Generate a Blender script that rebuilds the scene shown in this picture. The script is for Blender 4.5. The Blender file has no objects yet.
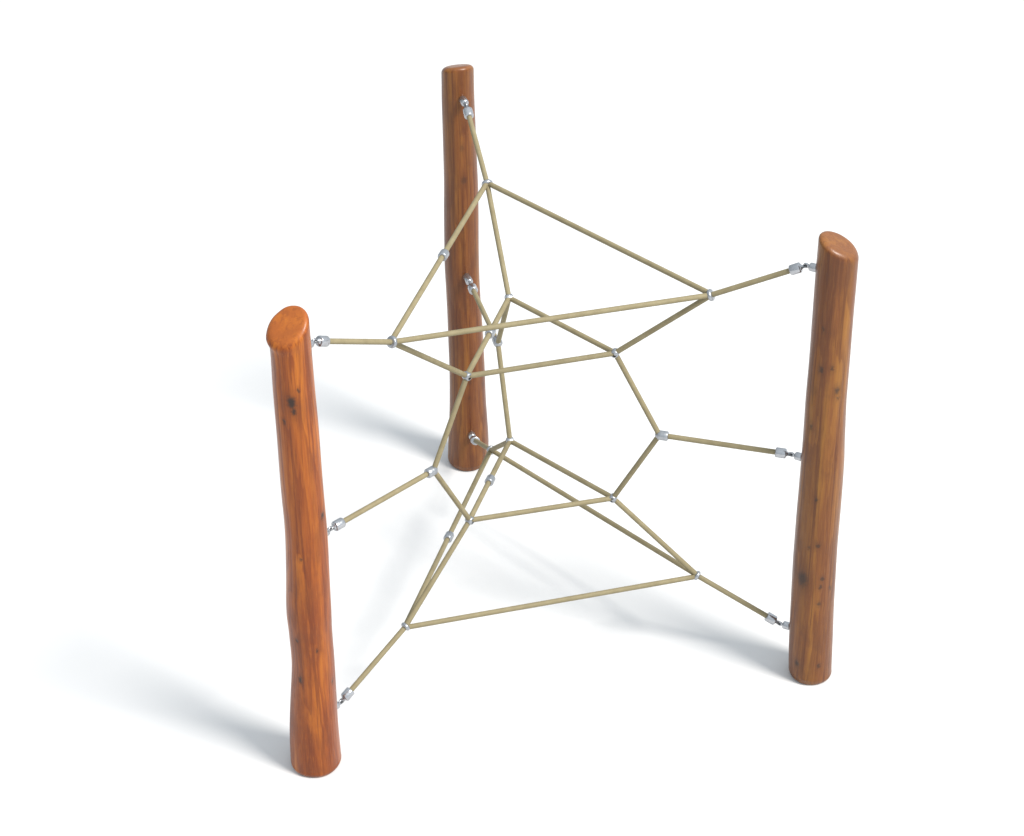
import bpy, bmesh, math, random
from mathutils import Vector, Matrix, noise
random.seed(4)
scene = bpy.context.scene
col = scene.collection
PI = math.pi

# ------------------------------------------------------------------ measured layout (metres)
NODE = {
 'T': [(-.4287,-.4062,1.4558),(-.1399,.5688,1.4578),(.5640,-.1623,1.4600)],
 'U': [(-.2055,-.1956,1.1867),(-.0697,.2717,1.1847),(.2697,-.0762,1.1894)],
 'M': [(-.3175,-.3075,.899),(-.1098,.4308,.9018),(.4180,-.1229,.8967)],
 'L': [(-.2080,-.1923,.6079),(-.0719,.2686,.5993),(.2727,-.0766,.6058)],
 'D': [(-.4265,-.4112,.3310),(-.1421,.5751,.3407),(.5624,-.1633,.3354)],
}
EYE = {
 'T': [(-.6434,-.6257,1.6019),(-.2107,.8735,1.5950),(.869,-.2478,1.6051)],
 'M': [(-.6327,-.6119,.8997),(-.2092,.857,.8790),(.8671,-.2466,.8917)],
 'D': [(-.6442,-.6227,.1852),(-.2136,.8714,.1801),(.8713,-.2493,.1822)],
}
POST = [
 dict(base=(-.7208,-.6963), top=(.0150,1.708), slope=(.36,.54), tint=(.89,.725,.30), seed=3.1, ringk=1.0, dark=1.0,
  prof=[(0,0,.0835),(.0737,0,.0825),(.1837,.0023,.0788),(.3132,.0088,.0732),(.4402,.0145,.0681),(.5649,.0134,.0683),(.6466,.0134,.0705),(.8069,.0195,.0668),(.9632,.0233,.064),(1.1157,.0215,.0634),(1.301,.0208,.0628),(1.4809,.0195,.0612),(1.635,.0195,.0598),(1.665,.0145,.0640),(1.8,.0140,.0645)],
  knots=[(.017,-.0615,1.4760,.0165),(.0205,-.0610,1.447,.010),(.0379,-.0581,1.5167,.0058),(-.0103,-.0543,1.405,.0064),(.0789,-.0283,1.0417,.0106),(.0846,-.001,1.279,.006),(.0369,-.0641,.5328,.0056),(-.0242,-.0609,.4101,.0101),(-.0242,-.057,.5686,.0069),(.0768,-.0299,.377,.0064),(.0781,-.011,1.6135,.004),(.0988,-.001,1.5299,.0041),(.0091,-.0647,.898,.0046)],
  label='bright orange-brown wooden post standing nearest the viewer at left, dark knot below its slanted top'),
 dict(base=(-.2384,.9784), top=(.0002,1.694), slope=(.10,-.36), tint=(.52,.565,.43), seed=11.7, ringk=.6, dark=.4,
  prof=[(0,.002,.078),(.0273,.0023,.0786),(.0988,.005,.078),(.1932,.0059,.0735),(.2864,.0057,.0692),(.4469,.0055,.0661),(.6041,.0032,.0652),(.7798,-.0008,.0637),(.909,-.0030,.0638),(1.1192,-.0007,.063),(1.2425,.0008,.0614),(1.4037,-.0008,.0593),(1.5613,-.0023,.0581),(1.6542,-.002,.0572),(1.8,-.002,.057)],
  knots=[(.0179,-.0662,.414,.0075),(.0661,-.03,.3797,.0083),(.0127,-.0682,.3424,.006),(.0018,-.0634,1.0729,.0072),(.0131,-.0604,1.2719,.0107),(.0088,-.0588,1.4033,.007),(-.0222,-.0604,.6434,.0074),(.0591,-.001,1.4827,.007)],
  label='dull red-brown wooden post standing farthest back, its foot wider than its nearly flat top'),
 dict(base=(.957,-.2818), top=(-.0294,1.714), slope=(-.46,.13), tint=(.55,.625,.49), seed=23.4, ringk=.6, dark=.8,
  prof=[(0,-.005,.0735),(.0204,-.006,.074),(.1464,-.012,.0742),(.3224,-.0181,.0722),(.4939,-.0219,.0716),(.5781,-.0224,.0707),(.7432,-.0222,.0703),(.9042,-.0232,.0683),(.9833,-.0252,.0664),(1.1386,-.0290,.0640),(1.1768,-.0290,.0638),(1.3274,-.0284,.0635),(1.4745,-.0288,.063),(1.6182,-.0289,.0626),(1.8,-.029,.062)],
  knots=[(-.0611,-.0546,1.2895,.0093),(-.0288,-.0636,1.2989,.0074),(-.0067,-.0598,1.2135,.0094),(-.0012,-.0573,1.1852,.005),(-.0763,-.0437,1.0657,.0079),(-.0665,-.0555,.459,.0225),(-.0039,-.0697,.4692,.0073),(-.0084,-.0708,.4362,.0066),(.0281,-.0532,.4171,.0066),(-.0069,-.0711,.3637,.0067),(-.0611,-.0529,.0899,.0109),(.0115,-.071,.0912,.0068),(-.0266,-.0708,.6087,.0082),(-.0543,-.0635,.595,.0052),(-.0646,-.0521,1.4354,.0061),(-.045,-.0668,.7938,.0064)],
  label='mid-brown wooden post at the right of the net, top cut sloping down to the right'),
]
N3 = {k: [Vector(p) for p in v] for k, v in NODE.items()}
E3 = {k: [Vector(p) for p in v] for k, v in EYE.items()}

# ------------------------------------------------------------------ node helpers
class NT:
    def __init__(s, mat):
        s.t = mat.node_tree; s.n = s.t.nodes; s.l = s.t.links
    def new(s, typ, **kw):
        n = s.n.new(typ)
        for k, v in kw.items(): setattr(n, k, v)
        return n
    def set(s, sock, v):
        if isinstance(v, bpy.types.NodeSocket): s.l.new(v, sock)
        else: sock.default_value = v
    def math(s, op, a, b=0.0, c=None, clamp=False):
        n = s.new('ShaderNodeMath', operation=op, use_clamp=clamp)
        s.set(n.inputs[0], a); s.set(n.inputs[1], b)
        if c is not None: s.set(n.inputs[2], c)
        return n.outputs[0]
    def vmath(s, op, a, b=(0,0,0)):
        n = s.new('ShaderNodeVectorMath', operation=op)
        s.set(n.inputs[0], a); s.set(n.inputs[1], b)
        return n.outputs['Value'] if op in ('LENGTH', 'DISTANCE', 'DOT_PRODUCT') else n.outputs[0]
    def noise(s, vec, scale, detail=3.0, rough=.55, dist=0.0):
        n = s.new('ShaderNodeTexNoise')
        s.set(n.inputs['Vector'], vec); n.inputs['Scale'].default_value = scale
        n.inputs['Detail'].default_value = detail; n.inputs['Roughness'].default_value = rough
        n.inputs['Distortion'].default_value = dist
        return n.outputs['Fac'], n.outputs['Color']
    def ramp(s, fac, stops, interp='LINEAR'):
        n = s.new('ShaderNodeValToRGB'); n.color_ramp.interpolation = interp
        e = n.color_ramp.elements
        while len(e) > 1: e.remove(e[-1])
        e[0].position, e[0].color = stops[0]
        for p, c in stops[1:]:
            x = e.new(p); x.color = c
        s.set(n.inputs['Fac'], fac)
        return n.outputs['Color']
    def mix(s, fac, a, b, mode='MIX'):
        n = s.new('ShaderNodeMix', data_type='RGBA', blend_type=mode)
        s.set(n.inputs['Factor'], fac)
        s.set(n.inputs[6], a); s.set(n.inputs[7], b)
        return n.outputs[2]
    def mapr(s, v, a, b, c=0.0, d=1.0, smooth=True):
        n = s.new('ShaderNodeMapRange', interpolation_type='SMOOTHSTEP' if smooth else 'LINEAR')
        s.set(n.inputs[0], v)
        for i, x in enumerate((a, b, c, d)): n.inputs[1+i].default_value = x
        return n.outputs[0]

def new_mat(name):
    m = bpy.data.materials.new(name); m.use_nodes = True
    return m, NT(m), m.node_tree.nodes['Principled BSDF']

def c4(r, g, b): return (r, g, b, 1.0)

def wood_material(name, spec):
    m, t, b = new_mat(name)
    tc = t.new('ShaderNodeTexCoord'); P = tc.outputs['Object']
    off = (spec['seed'], spec['seed']*.7, spec['seed']*1.3)
    Po = t.vmath('ADD', P, off)
    Ps = t.vmath('MULTIPLY', Po, (1, 1, .10))
    # knots
    kn_f, kn_c = t.noise(Po, 95, 2)
    warp = t.vmath('MULTIPLY', t.vmath('SUBTRACT', kn_c, (.5, .5, .5)), (.016, .016, .020))
    Pk = t.vmath('ADD', P, warp)
    core = halo = wide = None
    for (x, y, z, r) in spec['knots']:
        d = t.vmath('LENGTH', t.vmath('MULTIPLY', t.vmath('SUBTRACT', Pk, (x, y, z)), (1, 1, .60)))
        k = min(1.0, .50 + r*45)*spec['dark']
        a_ = t.mapr(d, r*.25, r*1.2, k, 0)
        h_ = t.mapr(d, r*.6, r*2.6, k, 0)
        w_ = t.mapr(d, 0, r*6, k, 0)
        core = a_ if core is None else t.math('MAXIMUM', core, a_)
        halo = h_ if halo is None else t.math('MAXIMUM', halo, h_)
        wide = w_ if wide is None else t.math('MAXIMUM', wide, w_)
    # growth-ring contours wandering along the log
    lf, _ = t.noise(Ps, 9, 2, .5)
    mf, _ = t.noise(Ps, 32, 3, .55)
    sep = t.new('ShaderNodeSeparateXYZ'); t.set(sep.inputs[0], P)
    dist = t.vmath('LENGTH', t.vmath('MULTIPLY', P, (1, 1, .02)))
    ring = t.math('ADD', t.math('MULTIPLY', lf, 9.0*spec['ringk']), t.math('MULTIPLY', mf, 1.3))
    ring = t.math('ADD', ring, t.math('MULTIPLY', dist, 60.0))
    ring = t.math('ADD', ring, t.math('MULTIPLY', wide, .25))
    saw = t.math('FRACT', ring)
    late = t.math('MULTIPLY', t.mapr(saw, .30, .86, 0, 1), t.mapr(saw, .90, 1.0, 1, 0))
    ns = t.new('ShaderNodeSeparateXYZ'); t.set(ns.inputs[0], tc.outputs['Normal'])
    late = t.math('MULTIPLY', late, t.mapr(ns.outputs[2], .35, .8, 1, .12))
    # long fibres
    Pf = t.vmath('MULTIPLY', Po, (1, 1, .035))
    fib, _ = t.noise(Pf, 170, 4, .65)
    fib2, _ = t.noise(Pf, 420, 2, .6)
    streak, _ = t.noise(t.vmath('MULTIPLY', Po, (1, 1, .07)), 26, 3, .6)
    blot, _ = t.noise(t.vmath('MULTIPLY', Po, (1, 1, .4)), 15, 4, .6)
    T = spec['tint']
    def C(r, g, bb): return c4(r*T[0], g*T[1], bb*T[2])
    base = t.ramp(streak, [(.28, C(.230, .062, .020)), (.46, C(.330, .098, .026)), (.60, C(.430, .148, .030)), (.78, C(.520, .205, .036))])
    ringc = t.mix(t.math('MULTIPLY', late, .62*(.6+.4*spec['ringk'])), base, C(.185, .043, .014))
    lines, _ = t.noise(t.vmath('MULTIPLY', Po, (1, 1, .018)), 75, 3, .6)
    ringc = t.mix(t.mapr(lines, .52, .62, 0, .68), ringc, C(.150, .034, .012))
    fibc = t.mix(t.mapr(fib, .48, .72, 0, .50), ringc, C(.165, .042, .016))
    fibl = t.mix(t.mapr(fib2, .52, .75, 0, .30), fibc, C(.56, .215, .042))
    blc = t.mix(t.mapr(blot, .48, .70, 0, .48), fibl, C(.165, .048, .021))
    blc = t.mix(t.mapr(ns.outputs[2], .30, .75, 0, .52), blc, C(.42, .150, .070))
    hc = t.mix(t.math('MULTIPLY', halo, .42), blc, C(.115, .034, .016))
    cc = t.mix(t.math('MULTIPLY', core, .92), hc, c4(.016, .012, .010))
    # small pores / specks
    vo = t.new('ShaderNodeTexVoronoi', feature='F1'); t.set(vo.inputs['Vector'], t.vmath('MULTIPLY', Po, (1, 1, .45)))
    vo.inputs['Scale'].default_value = 34
    sp_gate, _ = t.noise(Po, 7, 1)
    speck = t.math('MULTIPLY', t.mapr(vo.outputs['Distance'], .05, .13, 1, 0), t.mapr(sp_gate, .55, .64, 0, .6))
    cc = t.mix(speck, cc, c4(.05, .022, .012))
    t.set(b.inputs['Base Color'], cc)
    rough = t.mapr(fib, .3, .7, .28, .44, False)
    t.set(b.inputs['Roughness'], rough)
    b.inputs['Specular IOR Level'].default_value = .28
    b.inputs['Coat Weight'].default_value = .16; b.inputs['Coat Roughness'].default_value = .22
    bump = t.new('ShaderNodeBump'); bump.inputs['Strength'].default_value = .35; bump.inputs['Distance'].default_value = .0025
    h = t.math('SUBTRACT', t.math('ADD', fib, t.math('MULTIPLY', late, -.35)), t.math('MULTIPLY', core, .8))
    t.set(bump.inputs['Height'], h); t.set(b.inputs['Normal'], bump.outputs[0])
    return m

def rope_material():
    m, t, b = new_mat('sand_rope')
    tc = t.new('ShaderNodeTexCoord'); P = tc.outputs['Object']
    n1, _ = t.noise(P, 30, 3); n2, _ = t.noise(P, 420, 2)
    c = t.ramp(n1, [(.3, c4(.218, .182, .103)), (.7, c4(.268, .228, .134))])
    c = t.mix(t.mapr(n2, .45, .75, 0, .35), c, c4(.17, .14, .075))
    t.set(b.inputs['Base Color'], c)
    b.inputs['Roughness'].default_value = .62; b.inputs['Specular IOR Level'].default_value = .25
    bump = t.new('ShaderNodeBump'); bump.inputs['Strength'].default_value = .3; bump.inputs['Distance'].default_value = .001
    t.set(bump.inputs['Height'], n2); t.set(b.inputs['Normal'], bump.outputs[0])
    return m

def metal_material(name, base, rough, dark=.5):
    m, t, b = new_mat(name)
    tc = t.new('ShaderNodeTexCoord'); P = tc.outputs['Object']
    n1, _ = t.noise(P, 160, 3); n2, _ = t.noise(P, 45, 2)
    c = t.mix(t.mapr(n2, .4, .7, 0, dark), c4(*base), c4(base[0]*.6, base[1]*.61, base[2]*.63))
    t.set(b.inputs['Base Color'], c)
    b.inputs['Metallic'].default_value = .9
    t.set(b.inputs['Roughness'], t.mapr(n1, .3, .7, rough-.06, rough+.1, False))
    return m

def ground_material():
    m, t, b = new_mat('white_floor')
    tc = t.new('ShaderNodeTexCoord'); n1, _ = t.noise(tc.outputs['Object'], 1.3, 2)
    c = t.ramp(n1, [(.3, c4(*FLOOR)), (.7, c4(FLOOR[0]+.006, FLOOR[1]+.006, FLOOR[2]+.006))])
    t.set(b.inputs['Base Color'], c)
    b.inputs['Roughness'].default_value = .95; b.inputs['Specular IOR Level'].default_value = .0
    return m

# ------------------------------------------------------------------ mesh helpers
def link(name, bm, mat, parent=None, loc=None, smooth=True, sharp=0):
    me = bpy.data.meshes.new(name)
    bmesh.ops.recalc_face_normals(bm, faces=bm.faces[:])
    bm.to_mesh(me); bm.free()
    if smooth:
        for p in me.polygons: p.use_smooth = True
        if sharp: me.set_sharp_from_angle(angle=math.radians(sharp))
    me.materials.append(mat)
    o = bpy.data.objects.new(name, me); col.objects.link(o)
    if parent: o.parent = parent
    if loc is not None: o.location = loc
    return o

def frame(d):
    d = d.normalized()
    a = Vector((0, 0, 1)) if abs(d.z) < .9 else Vector((1, 0, 0))
    x = a.cross(d).normalized(); y = d.cross(x)
    return x, y, d

def add_sweep(bm, pts, rad, segs=18, closed=False, twist=0.0, lobes=0, amp=0.0):
    """tube along a polyline, parallel-transport frames; lobes give the laid strands of a rope"""
    n = len(pts)
    tang = []
    for i in range(n):
        if closed: a, b = pts[i-1], pts[(i+1) % n]
        else: a, b = pts[max(i-1, 0)], pts[min(i+1, n-1)]
        tang.append((b-a).normalized())
    x, y, _ = frame(tang[0]); rings = []; s = 0
    for i in range(n):
        if i:
            s += (pts[i]-pts[i-1]).length
            x = (x - tang[i]*x.dot(tang[i])).normalized()
        y = tang[i].cross(x)
        rg = []
        for k in range(segs):
            a = 2*PI*k/segs
            r = rad*(1+amp*(abs(math.cos(lobes*.5*(a-twist*s)))-.6)) if lobes else rad
            rg.append(bm.verts.new(pts[i]+x*(r*math.cos(a))+y*(r*math.sin(a))))
        rings.append(rg)
    for i in range(n if closed else n-1):
        A, B = rings[i], rings[(i+1) % n]
        for k in range(segs):
            bm.faces.new((A[k], A[(k+1) % segs], B[(k+1) % segs], B[k]))
    if not closed:
        bm.faces.new(rings[0][::-1]); bm.faces.new(rings[-1])

def add_lathe(bm, origin, axis, prof, segs=24):
    """prof = (distance along axis, radius); radius 0 ends close"""
    x, y, d = frame(axis); rings = []
    for s, r in prof:
        c = origin+d*s
        if r <= 1e-6: rings.append([bm.verts.new(c)])
        else: rings.append([bm.verts.new(c+x*(r*math.cos(2*PI*k/segs))+y*(r*math.sin(2*PI*k/segs))) for k in range(segs)])
    for A, B in zip(rings, rings[1:]):
        for k in range(segs):
            k2 = (k+1) % segs
            if len(A) == 1 and len(B) == 1: continue
            if len(A) == 1: bm.faces.new((A[0], B[k2], B[k]))
            elif len(B) == 1: bm.faces.new((A[k], A[k2], B[0]))
            else: bm.faces.new((A[k], A[k2], B[k2], B[k]))

def add_ring(bm, c, normal, R, r, sx=1.0, xdir=None, S=28, s2=12):
    """torus; sx stretches it along xdir"""
    x, y, d = frame(normal)
    if xdir is not None:
        x = (xdir - d*xdir.dot(d)).normalized(); y = d.cross(x)
    rings = []
    for i in range(S):
        a = 2*PI*i/S; rad = x*math.cos(a)+y*math.sin(a)
        cc = c+x*(R*sx*math.cos(a))+y*(R*math.sin(a))
        rings.append([bm.verts.new(cc+rad*(r*math.cos(2*PI*k/s2))+d*(r*math.sin(2*PI*k/s2))) for k in range(s2)])
    for i in range(S):
        A, B = rings[i], rings[(i+1) % S]
        for k in range(s2):
            bm.faces.new((A[k], A[(k+1) % s2], B[(k+1) % s2], B[k]))

def barrel(L, r, e=.0035, bore=.0095, groove=True):
    """swaged sleeve with rounded rims, open bore"""
    p = [(-L/2, bore), (-L/2, r-e), (-L/2+e*.35, r-e*.3), (-L/2+e, r)]
    if groove:
        p += [(-L*.1, r), (L*.1, r)]
    p += [(L/2-e, r), (L/2-e*.35, r-e*.3), (L/2, r-e), (L/2, bore)]
    return p

def tag(o, **kw):
    for k, v in kw.items(): o[k] = v
    return o

# ------------------------------------------------------------------ materials
FLOOR = (.640, .640, .640)
M_rope = rope_material()
M_steel = metal_material('galvanised_steel', (.40, .415, .435), .30, .3)
M_bright = metal_material('bright_steel', (.46, .47, .49), .22, .3)
M_dark = metal_material('dark_steel', (.17, .175, .18), .38)

# ------------------------------------------------------------------ ground
bm = bmesh.new()
S_ = 60.0
vs = [bm.verts.new(v) for v in ((-S_, -S_, 0), (S_, -S_, 0), (S_, S_, 0), (-S_, S_, 0))]
bm.faces.new(vs)
g = link('ground', bm, ground_material(), smooth=False); tag(g, kind='structure')

# ------------------------------------------------------------------ posts
def hermite(xs, ys, x):
    n = len(xs)
    if x <= xs[0]: return ys[0]
    if x >= xs[-1]: return ys[-1]
    i = max(j for j in range(n-1) if xs[j] <= x)
    def m(j):
        if j == 0: return (ys[1]-ys[0])/(xs[1]-xs[0])
        if j == n-1: return (ys[-1]-ys[-2])/(xs[-1]-xs[-2])
        return (ys[j+1]-ys[j-1])/(xs[j+1]-xs[j-1])
    h = xs[i+1]-xs[i]; t = (x-xs[i])/h
    return ((2*t**3-3*t*t+1)*ys[i]+(t**3-2*t*t+t)*h*m(i)+(-2*t**3+3*t*t)*ys[i+1]+(t**3-t*t)*h*m(i+1))

def post_mesh(sp):
    zs = [p[0] for p in sp['prof']]; cx = [p[1] for p in sp['prof']]; rr = [p[2] for p in sp['prof']]
    tx, tz = sp['top']; sx, sy = sp['slope']; sd = sp['seed']
    K, NZ = 112, 190
    bm = bmesh.new(); rings = []
    def surf(a, z, shrink=0.0):
        R = hermite(zs, rr, z)
        # slow lumps; kept small across the picture so the outline stays as measured
        lump = noise.noise(Vector((math.cos(a)*1.1+sd, math.sin(a)*1.1, z*2.2+sd)))*.0022
        lump += noise.noise(Vector((math.cos(a)*2.2+sd, math.sin(a)*2.2, z*6+sd)))*.0008
        R = R+lump-shrink
        return hermite(zs, cx, z)+R*math.cos(a), R*math.sin(a)
    def ztop(x, y): return tz+sx*(x-tx)+sy*y
    # foot: rounded edge under and up
    def loop(f): rings.append([bm.verts.new(f(2*PI*k/K)) for k in range(K)])
    rb = .025
    loop(lambda a: (*surf(a, 0, .055), -.006))
    loop(lambda a: (*surf(a, 0, rb+.006), -.006))
    for j in range(8):
        th = PI/2*j/7
        loop(lambda a: (*surf(a, 0, rb*(1-math.sin(th))), -.006+rb*(1-math.cos(th))))
    be = .021
    for i in range(1, NZ+1):
        v = i/NZ
        def f(a):
            z = v*tz
            x, y = surf(a, z)
            zt = ztop(x, y)-be
            zz = .011+(zt-.011)*v
            w = max(0.0, (v-.55)/.45); w = w*w*(3-2*w)
            zn = .011+(tz-be-.011)*v
            zz = zn*(1-w)+zz*w if v < 1 else zt
            x, y = surf(a, zz)
            return (x, y, zz)
        loop(f)
    for j in range(1, 9):
        th = PI/2*j/8
        def f(a):
            x, y = surf(a, tz, be*(1-math.cos(th)))
            zz = ztop(x, y)-be*(1-math.sin(th))
            x, y = surf(a, zz, be*(1-math.cos(th)))
            return (x, y, zz)
        loop(f)
    for q in (.8, .6, .4, .2):
        def f(a):
            x, y = surf(a, tz, be)
            x = tx+(x-tx)*q; y = y*q
            return (x, y, ztop(x, y)+.0012*(1-q)+.0007*noise.noise(Vector((x*40, y*40, sd))))
        loop(f)
    for A, B in zip(rings, rings[1:]):
        for k in range(K):
            bm.faces.new((A[k], A[(k+1) % K], B[(k+1) % K], B[k]))
    c = bm.verts.new((tx, 0, tz+.0012))
    for k in range(K): bm.faces.new((rings[-1][k], rings[-1][(k+1) % K], c))
    bm.faces.new(rings[0][::-1])
    return bm, lambda z: (hermite(zs, cx, z), hermite(zs, rr, z))

for i, sp in enumerate(POST):
    bm, axis_at = post_mesh(sp)
    base = Vector((*sp['base'], 0))
    po = link('wooden_post', bm, wood_material('stained_wood', sp), loc=base)
    tag(po, label=sp['label'], category='post', group='wooden posts carrying the rope net')
    for lv in ('T', 'M', 'D'):
        e = E3[lv][i]
        ax, R = axis_at(e.z)
        c = base+Vector((ax, 0, e.z))
        out = (e-c); out.z = 0; gap = max(out.length-R, .037); out.normalize()
        p0 = c+out*(R-.006)                    # where the stem leaves the wood
        ec = c+out*(R+gap)                     # centre of the eye
        E3[lv][i] = ec
        bm = bmesh.new()
        # round nut seated on the wood, short neck, then the small eye
        add_lathe(bm, p0-base, out, [(0, 0), (0, .0105), (.006, .0110), (.0085, .0128), (.012, .0136), (gap-.010, .0136), (gap-.0065, .0125), (gap-.0045, .0090), (gap-.004, .0050), (gap+.002, .0048), (gap+.002, 0)], 24)
        add_ring(bm, ec-base, out.cross(Vector((0, 0, 1))), .0062, .0032, 1.1, out)
        link('eye_bolt', bm, M_bright, po, sharp=50)

# ------------------------------------------------------------------ the climbing net
net = bpy.data.objects.new('climbing_net', None); col.objects.link(net)
net.empty_display_size = .2
tag(net, label='spatial climbing net of sand-coloured rope with silver clamps, strung between the three wooden posts', category='climbing net')
RR = .0086
ROPE = dict(segs=24, twist=150.0, lobes=6, amp=.13)
STEP = .004

def straight(a, b, sag=0.0):
    n = max(3, int((b-a).length/STEP)); pts = []
    for i in range(n+1):
        t = i/n; p = a.lerp(b, t)
        p = p+Vector((0, 0, -sag*4*t*(1-t)))
        pts.append(p)
    return pts

def triangle_path(P, fillet=.020):
    pts = []
    for k in range(3):
        a, b, c = P[k-1], P[k], P[(k+1) % 3]
        u = (a-b).normalized(); v = (c-b).normalized()
        p0, p1 = b+u*fillet, b+v*fillet
        pts += [(p0*(1-t)**2+b*(2*t*(1-t))+p1*t*t) for t in [j/8 for j in range(9)]]
        a2 = c+(b-c).normalized()*fillet
        pts += straight(p1, a2)[1:-1]
    return pts

# rope triangles, each one closed by a swaged sleeve on its left-hand side
SLEEVE = {'T': .52, 'U': .545, 'L': .49, 'D': .485}
inward = .006
for lv in ('T', 'U', 'L', 'D'):
    ctr = sum(N3[lv], Vector())/3
    P = [p+(ctr-p).normalized()*(-.002) for p in N3[lv]]
    bm = bmesh.new(); add_sweep(bm, triangle_path(P), RR, closed=True, **ROPE)
    lp = link('rope_triangle', bm, M_rope, net)
    a, b = N3[lv][0], N3[lv][1]
    bm = bmesh.new(); add_lathe(bm, a.lerp(b, SLEEVE[lv]), b-a, barrel(.033, .0158, .0035, .0085), 28)
    link('sleeve', bm, M_steel, lp, sharp=50)

# upright ropes: top triangle > upper triangle > side clamp > lower triangle > bottom triangle
for k in range(3):
    for a, b in (('T', 'U'), ('U', 'M'), ('M', 'L'), ('L', 'D')):
        bm = bmesh.new(); add_sweep(bm, straight(N3[a][k], N3[b][k]), RR, **ROPE)
        link('link_rope', bm, M_rope, net)

# anchor ropes with their ferrule, fork and shackle
for lv in ('T', 'M', 'D'):
    for k in range(3):
        n, e = N3[lv][k], E3[lv][k]
        d = (e-n).normalized(); L = (e-n).length
        fl = .036                                # ferrule length
        f1 = L-.018                              # its post-side end
        bm = bmesh.new(); add_sweep(bm, straight(n, n+d*(f1-.012)), RR, **ROPE)
        ar = link('anchor_rope', bm, M_rope, net)
        bm = bmesh.new()
        add_lathe(bm, n+d*(f1-fl/2), d, barrel(fl, .0168, .004, .0085), 28)
        add_lathe(bm, n+d*(f1-.004), d, [(0, .0), (0, .0110), (.004, .0110), (.007, .0075), (.011, .0052), (.014, .0048), (.014, 0)], 20)
        fe = link('ferrule', bm, M_bright, ar, sharp=50)
        bm = bmesh.new()
        side = d.cross(Vector((0, 0, 1))).normalized()
        up = side.cross(d)
        add_ring(bm, n+d*(L-.0075), up, .0062, .0028, 1.35, d)
        link('shackle', bm, M_dark, fe)

# clamps where ropes meet
for lv in ('T', 'U', 'M', 'L', 'D'):
    ctr = sum(N3[lv], Vector())/3
    for k in range(3):
        n = N3[lv][k]
        bm = bmesh.new()
        if lv == 'M':
            d = (E3['M'][k]-n).normalized()
            add_lathe(bm, n+d*.012, d, barrel(.036, .0162, .004, .0085), 28)
            vd = (N3['U'][k]-N3['L'][k]).normalized()
            add_lathe(bm, n-d*.002, vd, barrel(.014, .0125, .003, .0080, False), 24)
        elif lv in ('T', 'D'):
            d = (E3[lv][k]-n).normalized()
            add_lathe(bm, n-d*.004, d, barrel(.0145, .0195 if lv == 'T' else .0168, .005, .0075, False), 28)
        else:
            other = N3['T' if lv == 'U' else 'D'][k]
            a = (N3[lv][k-1]-N3[lv][(k+1) % 3]).normalized()
            add_lathe(bm, n, a, barrel(.026, .0135, .0045, .0080, False), 28)
            dv = (N3['M'][k]-n).normalized()
            du = (other-n).normalized()
            add_lathe(bm, n+du*.004, du, barrel(.012, .0128, .003, .0080, False), 24)
        link('rope_clamp', bm, M_steel, net, sharp=50)

# ------------------------------------------------------------------ light: white studio surround + one large soft lamp
w = bpy.data.worlds.new('World'); scene.world = w; w.use_nodes = True
nt = w.node_tree; bg = nt.nodes['Background']
tcw = nt.nodes.new('ShaderNodeTexCoord')
dot = nt.nodes.new('ShaderNodeVectorMath'); dot.operation = 'DOT_PRODUCT'
nt.links.new(tcw.outputs['Generated'], dot.inputs[0]); dot.inputs[1].default_value = (.60, -.33, .73)
rp = nt.nodes.new('ShaderNodeValToRGB')
mr = nt.nodes.new('ShaderNodeMapRange'); mr.inputs[1].default_value = -1; mr.inputs[2].default_value = 1
nt.links.new(dot.outputs['Value'], mr.inputs[0]); nt.links.new(mr.outputs[0], rp.inputs[0])
e = rp.color_ramp.elements
e[0].position, e[0].color = .0, (.22, .26, .29, 1)
e[1].position, e[1].color = 1.0, (1.12, 1.20, 1.27, 1)
nt.links.new(rp.outputs[0], bg.inputs['Color'])
bg.inputs['Strength'].default_value = 1.0

sd = Vector((math.cos(math.radians(-32.5))*math.cos(math.radians(54)), math.sin(math.radians(-32.5))*math.cos(math.radians(54)), math.sin(math.radians(54))))
ld = bpy.data.lights.new('studio_softbox', 'AREA'); ld.shape = 'DISK'; ld.size = 8.2
ld.energy = 11500; ld.color = (1.0, .955, .905)
lo = bpy.data.objects.new('studio_softbox', ld); col.objects.link(lo)
lo.location = sd*30; lo.rotation_euler = (-sd).to_track_quat('-Z', 'Y').to_euler()

# ------------------------------------------------------------------ camera
cd = bpy.data.cameras.new('camera'); cam = bpy.data.objects.new('camera', cd); col.objects.link(cam)
r = Vector((.999941, -.006221, -.008888)).normalized(); u = Vector((.010849, .573367, .819227))
u = (u-r*u.dot(r)).normalized(); bk = r.cross(u)
mat = Matrix((r, u, bk)).transposed().to_4x4(); mat.translation = Vector((-.06401, -6.28343, 5.28278))
cam.matrix_world = mat
cd.sensor_fit = 'HORIZONTAL'; cd.sensor_width = 36.0; cd.lens = 2309.39*36/1024
cd.clip_start = .1; cd.clip_end = 500
scene.camera = cam
scene.render.resolution_x = 1024; scene.render.resolution_y = 836
scene.view_settings.view_transform = 'Standard'; scene.view_settings.look = 'None'
scene.view_settings.exposure = 0; scene.view_settings.gamma = 1
